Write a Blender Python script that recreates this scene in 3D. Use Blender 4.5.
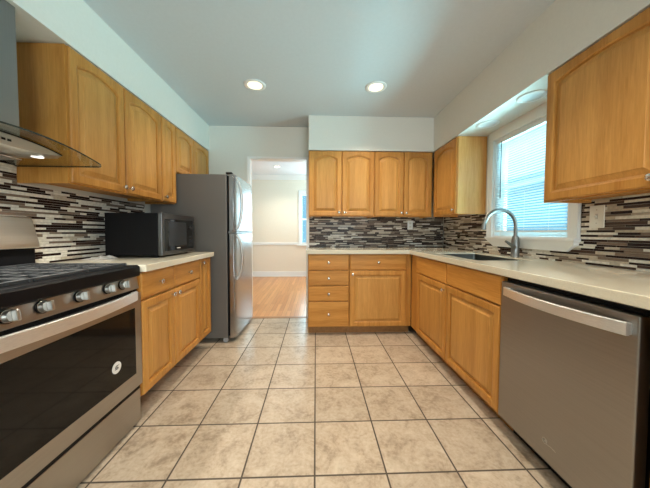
import bpy, bmesh, math, random
from mathutils import Vector, Matrix

for o in list(bpy.data.objects):
    bpy.data.objects.remove(o)
S = bpy.context.scene
COL = S.collection
PI = math.pi

# ------------------------------------------------------------------ camera
CAM_H = 1.107
cam = bpy.data.cameras.new('camera')
cam.sensor_fit = 'HORIZONTAL'
cam.sensor_width = 36.0
cam.lens = 36.0 * 256.8 / 650.0
cam.shift_y = -2.8 / 650.0
cam.clip_start = 0.02
co = bpy.data.objects.new('camera', cam)
COL.objects.link(co)
yaw, pitch, roll = math.radians(2.05), math.radians(2.0), math.radians(0.18)
Fv = Vector((math.sin(yaw) * math.cos(pitch), math.cos(yaw) * math.cos(pitch), -math.sin(pitch)))
Rv = Vector((math.cos(yaw), -math.sin(yaw), 0))
Uv = Rv.cross(Fv)
R2 = Rv * math.cos(roll) + Uv * math.sin(roll)
U2 = -Rv * math.sin(roll) + Uv * math.cos(roll)
m = Matrix((R2, U2, -Fv)).transposed().to_4x4()
m.translation = Vector((0, 0, CAM_H))
co.matrix_world = m
S.camera = co

# ------------------------------------------------------------------ view, world, large lights
S.view_settings.view_transform = 'Standard'
S.view_settings.look = 'None'
S.view_settings.gamma = 1.0
S.view_settings.use_curve_mapping = False
S.view_settings.exposure = 0.10
W = bpy.data.worlds.new('world')
S.world = W
W.use_nodes = True
bg = W.node_tree.nodes['Background']
bg.inputs[0].default_value = (0.33, 0.70, 1.0, 1)
bg.inputs[1].default_value = 0.95


def area(name, loc, rot, sx, sy, power, color, spread=180):
    l = bpy.data.lights.new(name, 'AREA')
    l.shape = 'RECTANGLE'
    l.size, l.size_y = sx, sy
    l.energy = power
    l.color = color
    l.spread = math.radians(spread)
    o = bpy.data.objects.new(name, l)
    o.location = loc
    o.rotation_euler = rot
    COL.objects.link(o)
    return o


# daylight outside the sink window (faces -X), an added rear window (faces +Y) and the dining windows, side one added
area('daylight_sink_window', (4.0, 2.1, 0.55), (0, math.radians(107), 0), 0.8, 3.0, 620, (0.44, 0.88, 1.0))
area('daylight_sky_above_window', (2.9, 2.0, 3.3), (0, math.radians(38), 0), 1.0, 1.4, 320, (0.45, 0.82, 1.0))
area('added_rear_fill', (0.75, -2.64, 1.5), (math.radians(90), 0, math.radians(22)), 1.7, 1.5, 95, (0.86, 0.94, 1.0))  # added fill for the near kitchen, behind the camera
area('added_dining_side_fill', (1.95, 4.9, 1.5), (0, math.radians(90), 0), 1.3, 1.5, 42, (1.0, 0.97, 0.95))  # added fill for the dining room, through an unseen side opening
area('daylight_dining_far', (0.1, 6.62, 1.5), (math.radians(-90), 0, 0), 0.9, 1.2, 40, (0.6, 0.85, 1.0))


# ------------------------------------------------------------------ materials
def newmat(name):
    mt = bpy.data.materials.new(name)
    mt.use_nodes = True
    nt = mt.node_tree
    return mt, nt, nt.nodes['Principled BSDF'], nt.nodes, nt.links


def flat(name, col, rough=0.5, metal=0.0, spec=None, noise=0.0, nscale=30.0, bump=0.0):
    mt, nt, b, N, L = newmat(name)
    b.inputs['Base Color'].default_value = (*col, 1)
    b.inputs['Roughness'].default_value = rough
    b.inputs['Metallic'].default_value = metal
    if spec is not None:
        b.inputs['Specular IOR Level'].default_value = spec
    tc = N.new('ShaderNodeTexCoord')
    nz = N.new('ShaderNodeTexNoise')
    nz.inputs['Scale'].default_value = nscale
    nz.inputs['Detail'].default_value = 3
    L.new(tc.outputs['Object'], nz.inputs['Vector'])
    if noise > 0:
        mx = N.new('ShaderNodeMixRGB')
        mx.blend_type = 'MULTIPLY'
        mx.inputs['Fac'].default_value = 1
        mx.inputs['Color1'].default_value = (*col, 1)
        mr = N.new('ShaderNodeMapRange')
        mr.inputs['From Min'].default_value = 0.3
        mr.inputs['From Max'].default_value = 0.7
        mr.inputs['To Min'].default_value = 1 - noise
        mr.inputs['To Max'].default_value = 1 + noise * 0.5
        L.new(nz.outputs['Fac'], mr.inputs['Value'])
        L.new(mr.outputs['Result'], mx.inputs['Color2'])
        L.new(mx.outputs['Color'], b.inputs['Base Color'])
    if bump > 0:
        bp = N.new('ShaderNodeBump')
        bp.inputs['Strength'].default_value = bump
        bp.inputs['Distance'].default_value = 0.002
        L.new(nz.outputs['Fac'], bp.inputs['Height'])
        L.new(bp.outputs['Normal'], b.inputs['Normal'])
    return mt


def wood(name, c1, c2, horizontal=False, rough=0.40, axis=None):
    """Maple: stretched grain, broad cathedral figure and per-piece variation."""
    mt, nt, b, N, L = newmat(name)
    tc = N.new('ShaderNodeTexCoord')
    oi = N.new('ShaderNodeObjectInfo')
    mp = N.new('ShaderNodeMapping')
    ax = axis or ('x' if horizontal else 'z')
    mp.inputs['Scale'].default_value = {'x': (2.6, 40, 40), 'z': (40, 40, 2.6), 'y': (40, 2.6, 40)}[ax]
    L.new(tc.outputs['Object'], mp.inputs['Vector'])
    off = N.new('ShaderNodeMath')
    off.operation = 'MULTIPLY'
    off.inputs[1].default_value = 57.0
    L.new(oi.outputs['Random'], off.inputs[0])
    comb = N.new('ShaderNodeCombineXYZ')
    for i in range(3):
        L.new(off.outputs[0], comb.inputs[i])
    L.new(comb.outputs[0], mp.inputs['Location'])
    n1 = N.new('ShaderNodeTexNoise')
    n1.inputs['Scale'].default_value = 2.6
    n1.inputs['Detail'].default_value = 5
    n1.inputs['Roughness'].default_value = 0.62
    n1.inputs['Distortion'].default_value = 0.6
    L.new(mp.outputs[0], n1.inputs['Vector'])
    n2 = N.new('ShaderNodeTexNoise')
    n2.inputs['Scale'].default_value = 0.35
    n2.inputs['Detail'].default_value = 2
    L.new(mp.outputs[0], n2.inputs['Vector'])
    mix = N.new('ShaderNodeMath')
    mix.operation = 'ADD'
    L.new(n1.outputs['Fac'], mix.inputs[0])
    L.new(n2.outputs['Fac'], mix.inputs[1])
    mr = N.new('ShaderNodeMapRange')
    mr.inputs['From Min'].default_value = 0.72
    mr.inputs['From Max'].default_value = 1.28
    L.new(mix.outputs[0], mr.inputs['Value'])
    cr = N.new('ShaderNodeMixRGB')
    cr.inputs['Color1'].default_value = (*c1, 1)
    cr.inputs['Color2'].default_value = (*c2, 1)
    L.new(mr.outputs[0], cr.inputs['Fac'])
    hsv = N.new('ShaderNodeHueSaturation')
    vr = N.new('ShaderNodeMapRange')
    vr.inputs['To Min'].default_value = 0.92
    vr.inputs['To Max'].default_value = 1.08
    L.new(oi.outputs['Random'], vr.inputs['Value'])
    L.new(vr.outputs[0], hsv.inputs['Value'])
    L.new(cr.outputs[0], hsv.inputs['Color'])
    L.new(hsv.outputs[0], b.inputs['Base Color'])
    b.inputs['Roughness'].default_value = rough
    b.inputs['Specular IOR Level'].default_value = 0.3
    bp = N.new('ShaderNodeBump')
    bp.inputs['Strength'].default_value = 0.05
    bp.inputs['Distance'].default_value = 0.001
    L.new(n1.outputs['Fac'], bp.inputs['Height'])
    L.new(bp.outputs['Normal'], b.inputs['Normal'])
    return mt


def brushed(name, col, rough=0.32, axis='x', metal=1.0):
    mt, nt, b, N, L = newmat(name)
    tc = N.new('ShaderNodeTexCoord')
    mp = N.new('ShaderNodeMapping')
    mp.inputs['Scale'].default_value = {'x': (2, 400, 400), 'y': (400, 2, 400), 'z': (400, 400, 2)}[axis]
    L.new(tc.outputs['Object'], mp.inputs['Vector'])
    nz = N.new('ShaderNodeTexNoise')
    nz.inputs['Scale'].default_value = 1.0
    nz.inputs['Detail'].default_value = 2
    L.new(mp.outputs[0], nz.inputs['Vector'])
    mr = N.new('ShaderNodeMapRange')
    mr.inputs['To Min'].default_value = rough - 0.06
    mr.inputs['To Max'].default_value = rough + 0.08
    L.new(nz.outputs['Fac'], mr.inputs['Value'])
    L.new(mr.outputs[0], b.inputs['Roughness'])
    mx = N.new('ShaderNodeMixRGB')
    mx.inputs['Color1'].default_value = (*[c * 0.88 for c in col], 1)
    mx.inputs['Color2'].default_value = (*[min(1, c * 1.1) for c in col], 1)
    L.new(nz.outputs['Fac'], mx.inputs['Fac'])
    L.new(mx.outputs[0], b.inputs['Base Color'])
    b.inputs['Metallic'].default_value = metal
    return mt


def glass_mat(name, tint=(0.93, 0.97, 0.95), rough=0.0):
    mt = bpy.data.materials.new(name)
    mt.use_nodes = True
    nt = mt.node_tree
    N, L = nt.nodes, nt.links
    N.clear()
    out = N.new('ShaderNodeOutputMaterial')
    tr = N.new('ShaderNodeBsdfTransparent')
    tr.inputs[0].default_value = (*tint, 1)
    gl = N.new('ShaderNodeBsdfGlossy')
    gl.inputs['Roughness'].default_value = rough
    lw = N.new('ShaderNodeLayerWeight')
    lw.inputs[0].default_value = 0.5
    pw = N.new('ShaderNodeMath'); pw.operation = 'POWER'; pw.inputs[1].default_value = 4.0
    L.new(lw.outputs['Facing'], pw.inputs[0])
    fr = N.new('ShaderNodeMapRange'); fr.inputs['To Min'].default_value = 0.035; fr.inputs['To Max'].default_value = 0.7
    L.new(pw.outputs[0], fr.inputs['Value'])
    mx = N.new('ShaderNodeMixShader')
    L.new(fr.outputs[0], mx.inputs[0])
    L.new(tr.outputs[0], mx.inputs[1])
    L.new(gl.outputs[0], mx.inputs[2])
    L.new(mx.outputs[0], out.inputs[0])
    return mt


def emit(name, col, strength):
    mt = bpy.data.materials.new(name)
    mt.use_nodes = True
    nt = mt.node_tree
    b = nt.nodes['Principled BSDF']
    b.inputs['Base Color'].default_value = (0.8, 0.8, 0.8, 1)
    b.inputs['Emission Color'].default_value = (*col, 1)
    b.inputs['Emission Strength'].default_value = strength
    return mt


def tile_floor(name):
    mt, nt, b, N, L = newmat(name)
    tc = N.new('ShaderNodeTexCoord')
    dv = N.new('ShaderNodeVectorMath')
    dv.operation = 'DIVIDE'
    dv.inputs[1].default_value = (0.33, 0.33, 1)
    L.new(tc.outputs['Object'], dv.inputs[0])
    fr = N.new('ShaderNodeVectorMath')
    fr.operation = 'FRACTION'
    L.new(dv.outputs[0], fr.inputs[0])
    fl = N.new('ShaderNodeVectorMath')
    fl.operation = 'FLOOR'
    L.new(dv.outputs[0], fl.inputs[0])
    sep = N.new('ShaderNodeSeparateXYZ')
    L.new(fr.outputs[0], sep.inputs[0])

    def edge(sock):
        a = N.new('ShaderNodeMath'); a.operation = 'SUBTRACT'; a.inputs[1].default_value = 0.5
        L.new(sock, a.inputs[0])
        c = N.new('ShaderNodeMath'); c.operation = 'ABSOLUTE'
        L.new(a.outputs[0], c.inputs[0])
        return c.outputs[0]
    mxm = N.new('ShaderNodeMath'); mxm.operation = 'MAXIMUM'
    L.new(edge(sep.outputs[0]), mxm.inputs[0])
    L.new(edge(sep.outputs[1]), mxm.inputs[1])
    gr = N.new('ShaderNodeMapRange')
    gr.inputs['From Min'].default_value = 0.4845
    gr.inputs['From Max'].default_value = 0.4905
    L.new(mxm.outputs[0], gr.inputs['Value'])
    wn = N.new('ShaderNodeTexWhiteNoise')
    wn.noise_dimensions = '2D'
    L.new(fl.outputs[0], wn.inputs['Vector'])
    # mottling, shifted per tile
    sc = N.new('ShaderNodeVectorMath'); sc.operation = 'SCALE'
    sc.inputs['Scale'].default_value = 9.0
    L.new(wn.outputs['Color'], sc.inputs[0])
    ad = N.new('ShaderNodeVectorMath'); ad.operation = 'ADD'
    L.new(tc.outputs['Object'], ad.inputs[0])
    L.new(sc.outputs[0], ad.inputs[1])
    n1 = N.new('ShaderNodeTexNoise')
    n1.inputs['Scale'].default_value = 8
    n1.inputs['Detail'].default_value = 8
    n1.inputs['Roughness'].default_value = 0.75
    n1.inputs['Distortion'].default_value = 0.5
    L.new(ad.outputs[0], n1.inputs['Vector'])
    n2 = N.new('ShaderNodeTexNoise')
    n2.inputs['Scale'].default_value = 55
    n2.inputs['Detail'].default_value = 4
    L.new(ad.outputs[0], n2.inputs['Vector'])
    cr = N.new('ShaderNodeValToRGB')
    e = cr.color_ramp.elements
    e[0].position = 0.36; e[0].color = (0.295, 0.225, 0.16, 1)
    e[1].position = 0.62; e[1].color = (0.58, 0.49, 0.385, 1)
    k = cr.color_ramp.elements.new(0.48); k.color = (0.47, 0.375, 0.28, 1)
    mm = N.new('ShaderNodeMixRGB'); mm.inputs['Fac'].default_value = 0.28
    L.new(n1.outputs['Fac'], mm.inputs['Color1'])
    L.new(n2.outputs['Fac'], mm.inputs['Color2'])
    L.new(mm.outputs[0], cr.inputs['Fac'])
    hs = N.new('ShaderNodeHueSaturation')
    vr = N.new('ShaderNodeMapRange')
    vr.inputs['To Min'].default_value = 0.93; vr.inputs['To Max'].default_value = 1.07
    L.new(wn.outputs['Value'], vr.inputs['Value'])
    L.new(vr.outputs[0], hs.inputs['Value'])
    L.new(cr.outputs[0], hs.inputs['Color'])
    mx = N.new('ShaderNodeMixRGB')
    L.new(gr.outputs[0], mx.inputs['Fac'])
    L.new(hs.outputs[0], mx.inputs['Color1'])
    mx.inputs['Color2'].default_value = (0.085, 0.066, 0.05, 1)
    L.new(mx.outputs[0], b.inputs['Base Color'])
    rr = N.new('ShaderNodeMapRange')
    rr.inputs['To Min'].default_value = 0.28; rr.inputs['To Max'].default_value = 0.8
    L.new(gr.outputs[0], rr.inputs['Value'])
    L.new(rr.outputs[0], b.inputs['Roughness'])
    b.inputs['Specular IOR Level'].default_value = 0.35
    hm = N.new('ShaderNodeMath'); hm.operation = 'MULTIPLY_ADD'
    hm.inputs[1].default_value = -1.0
    L.new(gr.outputs[0], hm.inputs[0])
    hm2 = N.new('ShaderNodeMath'); hm2.operation = 'MULTIPLY'; hm2.inputs[1].default_value = 0.25
    L.new(n1.outputs['Fac'], hm2.inputs[0])
    L.new(hm2.outputs[0], hm.inputs[2])
    bp = N.new('ShaderNodeBump')
    bp.inputs['Strength'].default_value = 0.35
    bp.inputs['Distance'].default_value = 0.003
    L.new(hm.outputs[0], bp.inputs['Height'])
    L.new(bp.outputs['Normal'], b.inputs['Normal'])
    return mt


def strip_floor(name):
    """Oak strip flooring running along Y."""
    mt, nt, b, N, L = newmat(name)
    tc = N.new('ShaderNodeTexCoord')
    mp = N.new('ShaderNodeMapping')
    mp.inputs['Rotation'].default_value = (0, 0, PI / 2)
    L.new(tc.outputs['Object'], mp.inputs['Vector'])
    bk = N.new('ShaderNodeTexBrick')
    bk.inputs['Scale'].default_value = 1
    bk.inputs['Brick Width'].default_value = 0.9
    bk.inputs['Row Height'].default_value = 0.057
    bk.inputs['Mortar Size'].default_value = 0.0012
    bk.inputs['Color1'].default_value = (0.52, 0.21, 0.065, 1)
    bk.inputs['Color2'].default_value = (0.67, 0.32, 0.115, 1)
    bk.inputs['Mortar'].default_value = (0.22, 0.10, 0.04, 1)
    bk.offset = 0.37
    L.new(mp.outputs[0], bk.inputs['Vector'])
    nm = N.new('ShaderNodeMapping')
    nm.inputs['Scale'].default_value = (60, 3, 1)
    L.new(tc.outputs['Object'], nm.inputs['Vector'])
    nz = N.new('ShaderNodeTexNoise')
    nz.inputs['Scale'].default_value = 1; nz.inputs['Detail'].default_value = 3
    L.new(nm.outputs[0], nz.inputs['Vector'])
    mr = N.new('ShaderNodeMapRange')
    mr.inputs['To Min'].default_value = 0.75; mr.inputs['To Max'].default_value = 1.2
    L.new(nz.outputs['Fac'], mr.inputs['Value'])
    mx = N.new('ShaderNodeMixRGB'); mx.blend_type = 'MULTIPLY'; mx.inputs['Fac'].default_value = 1
    L.new(bk.outputs['Color'], mx.inputs['Color1'])
    L.new(mr.outputs[0], mx.inputs['Color2'])
    L.new(mx.outputs[0], b.inputs['Base Color'])
    b.inputs['Roughness'].default_value = 0.28
    return mt


def blind_mat(name):
    mt = bpy.data.materials.new(name)
    mt.use_nodes = True
    nt = mt.node_tree
    N, L = nt.nodes, nt.links
    N.clear()
    out = N.new('ShaderNodeOutputMaterial')
    d = N.new('ShaderNodeBsdfDiffuse'); d.inputs[0].default_value = (0.86, 0.88, 0.88, 1)
    t = N.new('ShaderNodeBsdfTranslucent'); t.inputs[0].default_value = (0.62, 0.86, 0.95, 1)
    mx = N.new('ShaderNodeMixShader'); mx.inputs[0].default_value = 0.18
    L.new(d.outputs[0], mx.inputs[1]); L.new(t.outputs[0], mx.inputs[2])
    L.new(mx.outputs[0], out.inputs[0])
    return mt


WV = wood('maple_upright_grain', (0.44, 0.184, 0.034), (0.62, 0.300, 0.072))
WH = wood('maple_level_grain', (0.44, 0.179, 0.031), (0.62, 0.292, 0.067), horizontal=True)
WN = wood('maple_veneer_panel', (0.46, 0.213, 0.048), (0.63, 0.322, 0.088))
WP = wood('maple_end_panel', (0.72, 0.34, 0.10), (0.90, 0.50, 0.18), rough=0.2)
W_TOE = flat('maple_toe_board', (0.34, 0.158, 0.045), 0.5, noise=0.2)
M_WALL = flat('cream_wall_paint', (0.74, 0.72, 0.655), 0.75, noise=0.02, nscale=60, bump=0.03)
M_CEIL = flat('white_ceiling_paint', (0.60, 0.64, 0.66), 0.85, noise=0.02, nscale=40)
M_DWALL = flat('dining_wall_paint', (0.82, 0.745, 0.62), 0.75, noise=0.02)
M_TRIM = flat('white_trim_paint', (0.84, 0.84, 0.82), 0.4)
M_FLOOR = tile_floor('beige_ceramic_floor_tile')
M_OAK = strip_floor('oak_strip_floor')
M_QTZ = flat('cream_quartz', (0.70, 0.655, 0.53), 0.10, noise=0.06, nscale=180)
M_STEEL = brushed('brushed_steel_level', (0.44, 0.425, 0.40), 0.30, 'y')
M_STEELX = brushed('brushed_steel_across', (0.60, 0.585, 0.56), 0.30, 'x')
M_HANDLE = brushed('bright_handle_steel', (.90, .91, .93), .42, 'y')
M_DW = brushed('dishwasher_steel', (0.34, 0.325, 0.305), 0.36, 'y')
M_FR = brushed('fridge_steel', (0.38, 0.38, 0.39), 0.22, 'z')
M_FRSIDE = flat('fridge_side_paint', (0.135, 0.125, 0.115), 0.45, noise=0.05, nscale=300, bump=0.1)
M_NICKEL = flat('brushed_nickel', (0.66, 0.63, 0.58), 0.24, 1.0)
M_CHROME = flat('satin_chrome', (0.25, 0.25, 0.245), 0.42, 1.0)
M_SINK = brushed('sink_steel', (0.17, 0.175, 0.165), 0.35, 'x')
M_BLKGLASS = flat('black_oven_glass', (0.009, 0.008, 0.007), 0.05, spec=0.22)
M_BLK = flat('black_enamel', (0.007, 0.007, 0.008), 0.28, spec=0.12)
M_BLKM = flat('matte_black_plastic', (0.006, 0.006, 0.007), 0.5, noise=0.1, spec=0.15)
M_IRON = flat('cast_iron', (0.035, 0.038, 0.042), 0.42, noise=0.2, nscale=150, bump=0.2)
M_GLASS = glass_mat('clear_glass')
M_HGLASS = glass_mat('hood_glass', (0.86, 0.88, 0.83))
M_GEDGE = flat('glass_edge_green', (0.02, 0.028, 0.024), 0.15)
M_GREYD = flat('grey_display_glass', (0.035, 0.037, 0.04), 0.2, spec=0.2)
M_PLATE = flat('ivory_plate', (0.76, 0.73, 0.66), 0.4)
M_WHITE = flat('white_plastic', (0.82, 0.82, 0.80), 0.4)
M_BLIND = blind_mat('white_blind_slat')
M_LED = emit('hood_led', (1.0, 0.96, 0.85), 1.6)
M_LENS = emit('warm_downlight_lens', (1.0, 0.80, 0.48), 1.5)
M_LENSD = emit('dining_downlight_lens', (1.0, 0.9, 0.7), 6)
M_OFFLENS = flat('unlit_downlight_lens', (0.72, 0.76, 0.78), 0.35)
M_MARK = flat('pale_badge_print', (0.78, 0.78, 0.76), 0.4)
M_INK = flat('dark_badge_ink', (0.02, 0.02, 0.02), 0.4)
M_GROUT = flat('grey_brown_grout', (0.44, 0.39, 0.33), 0.8)
T_CREAM = flat('cream_marble_strip', (0.78, 0.735, 0.65), 0.35, noise=0.18, nscale=60)
T_CREAM2 = flat('beige_marble_strip', (0.54, 0.46, 0.36), 0.35, noise=0.2, nscale=60)
T_TAUPE = flat('taupe_strip', (0.215, 0.158, 0.118), 0.4, spec=0.2, noise=0.12, nscale=60)
T_DARK = flat('dark_brown_glass_strip', (0.026, 0.014, 0.012), 0.25, spec=0.12)
T_MID = flat('brown_glass_strip', (0.080, 0.048, 0.036), 0.25, spec=0.12)


# ------------------------------------------------------------------ mesh helpers
class MB:
    def __init__(self):
        self.v, self.f, self.m = [], [], []

    def add(self, vs, fs, mi=0):
        n = len(self.v)
        self.v += [tuple(p) for p in vs]
        self.f += [tuple(i + n for i in q) for q in fs]
        self.m += [mi] * len(fs)
        return self

    def box(self, x0, x1, y0, y1, z0, z1, mi=0):
        return self.add([(x0, y0, z0), (x1, y0, z0), (x1, y1, z0), (x0, y1, z0),
                         (x0, y0, z1), (x1, y0, z1), (x1, y1, z1), (x0, y1, z1)],
                        [(0, 3, 2, 1), (4, 5, 6, 7), (0, 1, 5, 4), (1, 2, 6, 5), (2, 3, 7, 6), (3, 0, 4, 7)], mi)

    def tube(self, pts, r, n=12, mi=0, cap=True):
        pts = [Vector(p) for p in pts]
        rs = r if isinstance(r, (list, tuple)) else [r] * len(pts)
        t0 = (pts[1] - pts[0]).normalized()
        ref = Vector((0, 0, 1)) if abs(t0.z) < 0.9 else Vector((1, 0, 0))
        a = t0.cross(ref).normalized()
        vs, fs = [], []
        for i, p in enumerate(pts):
            if i == 0:
                t = t0
            elif i == len(pts) - 1:
                t = (pts[i] - pts[i - 1]).normalized()
            else:
                t = (pts[i + 1] - pts[i - 1]).normalized()
            a = (a - t * a.dot(t)).normalized()
            bb = t.cross(a)
            for k in range(n):
                an = 2 * PI * k / n
                vs.append(p + (a * math.cos(an) + bb * math.sin(an)) * rs[i])
        for i in range(len(pts) - 1):
            for k in range(n):
                fs.append((i * n + k, i * n + (k + 1) % n, (i + 1) * n + (k + 1) % n, (i + 1) * n + k))
        if cap:
            fs.append(tuple(range(n))[::-1])
            fs.append(tuple((len(pts) - 1) * n + k for k in range(n)))
        return self.add(vs, fs, mi)

    def lathe(self, org, axis, prof, n=24, mi=0):
        """prof: (radius, height along axis)"""
        axis = Vector(axis).normalized()
        ref = Vector((0, 0, 1)) if abs(axis.z) < 0.9 else Vector((1, 0, 0))
        a = axis.cross(ref).normalized()
        bb = axis.cross(a)
        org = Vector(org)
        vs, fs = [], []
        for r, h in prof:
            for k in range(n):
                an = 2 * PI * k / n
                vs.append(org + axis * h + (a * math.cos(an) + bb * math.sin(an)) * max(r, 1e-5))
        for i in range(len(prof) - 1):
            for k in range(n):
                fs.append((i * n + k, i * n + (k + 1) % n, (i + 1) * n + (k + 1) % n, (i + 1) * n + k))
        fs.append(tuple(range(n))[::-1])
        fs.append(tuple((len(prof) - 1) * n + k for k in range(n)))
        return self.add(vs, fs, mi)

    def prism(self, poly, axis, a, b, mi=0):
        """poly: 2D points in the other two axes (in x,y,z order); extruded along axis from a to b"""
        def P(p, t):
            return {'x': (t, p[0], p[1]), 'y': (p[0], t, p[1]), 'z': (p[0], p[1], t)}[axis]
        n = len(poly)
        vs = [P(p, a) for p in poly] + [P(p, b) for p in poly]
        fs = [tuple(range(n)), tuple(range(2 * n - 1, n - 1, -1))]
        for i in range(n):
            j = (i + 1) % n
            fs.append((i, i + n, j + n, j))
        return self.add(vs, fs, mi)

    def loops(self, loops, cap0=False, cap1=True, mi=0):
        n = len(loops[0])
        vs = [p for l in loops for p in l]
        fs = []
        for i in range(len(loops) - 1):
            for k in range(n):
                fs.append((i * n + k, i * n + (k + 1) % n, (i + 1) * n + (k + 1) % n, (i + 1) * n + k))
        if cap0:
            fs.append(tuple(range(n))[::-1])
        if cap1:
            fs.append(tuple((len(loops) - 1) * n + k for k in range(n)))
        return self.add(vs, fs, mi)

    def build(self, name, mats, parent=None, off=(0, 0, 0), bevel=0.0, seg=2, smooth=None, loc=None):
        if not isinstance(mats, (list, tuple)):
            mats = [mats]
        me = bpy.data.meshes.new(name)
        ox, oy, oz = off
        me.from_pydata([(x - ox, y - oy, z - oz) for x, y, z in self.v], [], self.f)
        for mt in mats:
            me.materials.append(mt)
        for p, i in zip(me.polygons, self.m):
            p.material_index = i
        bm = bmesh.new()
        bm.from_mesh(me)
        bmesh.ops.remove_doubles(bm, verts=bm.verts, dist=1e-6)
        bmesh.ops.recalc_face_normals(bm, faces=bm.faces)
        bm.to_mesh(me)
        bm.free()
        if smooth is not None:
            for p in me.polygons:
                p.use_smooth = True
            me.set_sharp_from_angle(angle=math.radians(smooth))
        o = bpy.data.objects.new(name, me)
        COL.objects.link(o)
        if parent is not None:
            o.parent = parent
        if loc is not None:
            o.location = loc
        if bevel > 0:
            bv = o.modifiers.new('bevel', 'BEVEL')
            bv.width = bevel
            bv.segments = seg
            bv.limit_method = 'ANGLE'
            bv.angle_limit = math.radians(35)
        return o


def tag(o, label, cat, group=None):
    o['label'] = label
    o['category'] = cat
    if group:
        o['group'] = group
    return o


def thing(name, label, cat, loc=(0, 0, 0), rotz=0.0, group=None):
    o = bpy.data.objects.new(name, None)
    o.empty_display_size = 0.1
    COL.objects.link(o)
    o.location = loc
    o.rotation_euler = (0, 0, rotz)
    return tag(o, label, cat, group)


def struct(name, mb, mat, bevel=0.0, loc=(0, 0, 0), parent=None, smooth=None):
    o = mb.build(name, mat, parent, off=loc, bevel=bevel, loc=loc, smooth=smooth)
    if parent is None:
        o['kind'] = 'structure'
    return o


def copy_tree(o, parent=None):
    c = o.copy()
    COL.objects.link(c)
    if parent is not None:
        c.parent = parent
    for ch in list(o.children):
        copy_tree(ch, c)
    return c


# ------------------------------------------------------------------ room shell
CZ = 2.425
XL, XR, YB = -1.62, 1.66, 3.285
YR = -2.4
LS, RS, BS = -1.33, 1.355, 2.95          # soffit faces
ZL, ZR = 2.115, 2.04                     # soffit undersides

struct('floor', MB().box(XL, XR, YR, 3.30, -0.05, 0), M_FLOOR, loc=(-0.003, 1.1306 + 0.33 * 3, 0))
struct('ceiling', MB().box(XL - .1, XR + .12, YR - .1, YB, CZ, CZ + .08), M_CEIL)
struct('wall_left', MB().box(XL - .1, XL, YR - .1, YB, -0.05, CZ), M_WALL)

WY0, WY1, WZ0, WZ1 = 1.622, 2.350, 1.07, 1.955     # sink window opening
mb = MB()
mb.box(XR, XR + .12, YR - .1, WY0, -.05, CZ).box(XR, XR + .12, WY1, YB, -.05, CZ)
mb.box(XR, XR + .12, WY0, WY1, -.05, WZ0).box(XR, XR + .12, WY0, WY1, WZ1, CZ)
struct('wall_right', mb, M_WALL)

DX0, DX1, DZ = -0.842, -0.110, 2.035               # doorway to the dining room
mb = MB()
mb.box(XL - .1, DX0, YB, YB + .10, -.05, 2.5).box(DX1, 1.95, YB, YB + .10, -.05, 2.5)
mb.box(DX0, DX1, YB, YB + .10, DZ, 2.5)
struct('wall_back', mb, M_WALL)

RY = YR
RX0, RX1 = -0.15, 1.45
mb = MB()
mb.box(XL, RX0, RY - .1, RY, -.05, CZ).box(RX1, XR, RY - .1, RY, -.05, CZ)
mb.box(RX0, RX1, RY - .1, RY, -.05, .75).box(RX0, RX1, RY - .1, RY, 2.2, CZ)
struct('wall_rear', mb, M_WALL)
mb = MB()
RM = (RX0 + RX1) / 2
for a, b_ in ((RX0, RX0 + .06), (RM - .03, RM + .03), (RX1 - .06, RX1)):
    mb.box(a, b_, RY - .09, RY - .03, .75, 2.2)
mb.box(RX0, RX1, RY - .09, RY - .03, .75, .81).box(RX0, RX1, RY - .09, RY - .03, 2.14, 2.2)
w3 = struct('added_rear_window', mb, M_TRIM)  # window added behind the camera to let the rear fill in
struct('window_glass', MB().box(RX0 + .03, RX1 - .03, RY - .062, RY - .056, .78, 2.17), M_GLASS, parent=w3)

struct('wall_soffit_left', MB().box(XL, LS, YR, YB, ZL, CZ), M_WALL)
struct('wall_soffit_right', MB().box(RS, XR, YR, YB, ZR, CZ), M_WALL)
struct('wall_soffit_back', MB().box(-0.083, RS, BS, YB, ZR, CZ), M_WALL)

# door casing round the opening and its threshold
mb = MB()
mb.box(DX0 - .022, DX0, YB - .014, YB, 0, DZ + .014).box(DX1, DX1 + .022, YB - .014, YB, 0, DZ + .014)
mb.box(DX0, DX1, YB - .014, YB, DZ, DZ + .014)
mb.box(DX0, DX0 + .012, YB - .004, YB + .104, 0, DZ).box(DX1 - .012, DX1, YB - .004, YB + .104, 0, DZ)
mb.box(DX0 + .012, DX1 - .012, YB - .004, YB + .104, DZ - .012, DZ)
struct('trim_1', mb, M_TRIM, bevel=.002)
struct('trim_2', MB().box(DX0 + .012, DX1 - .012, 3.285, 3.35, 0.0, 0.006), flat('oak_threshold', (.42, .2, .08), .35, noise=.2), bevel=.003)

# dining room beyond
DY, DXL, DXR = 6.4, -2.6, 1.7
struct('floor_dining', MB().box(DXL, DXR, 3.301, DY, -.05, .001), M_OAK)
struct('ceiling_dining', MB().box(DXL, DXR, YB + .1, DY, 2.49, 2.55), flat('dining_ceiling_paint', (.84, .86, .90), .85))
mb = MB()
FX0, FX1, FZ0, FZ1 = -0.36, 0.5, 0.80, 2.06
mb.box(DXL, FX0, DY, DY + .1, -.05, 2.5).box(FX1, DXR, DY, DY + .1, -.05, 2.5)
mb.box(FX0, FX1, DY, DY + .1, -.05, FZ0).box(FX0, FX1, DY, DY + .1, FZ1, 2.5)
struct('wall_dining_far', mb, M_DWALL)
struct('wall_dining_left', MB().box(DXL - .1, DXL, YB + .1, DY + .1, -.05, 2.5), M_DWALL)
mb = MB()
mb.box(DXR, DXR + .1, YB + .1, 4.3, -.05, 2.5).box(DXR, DXR + .1, 5.5, DY + .1, -.05, 2.5)
mb.box(DXR, DXR + .1, 4.3, 5.5, -.05, .8).box(DXR, DXR + .1, 4.3, 5.5, 2.1, 2.5)  # unseen opening added for the dining side lamp
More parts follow.
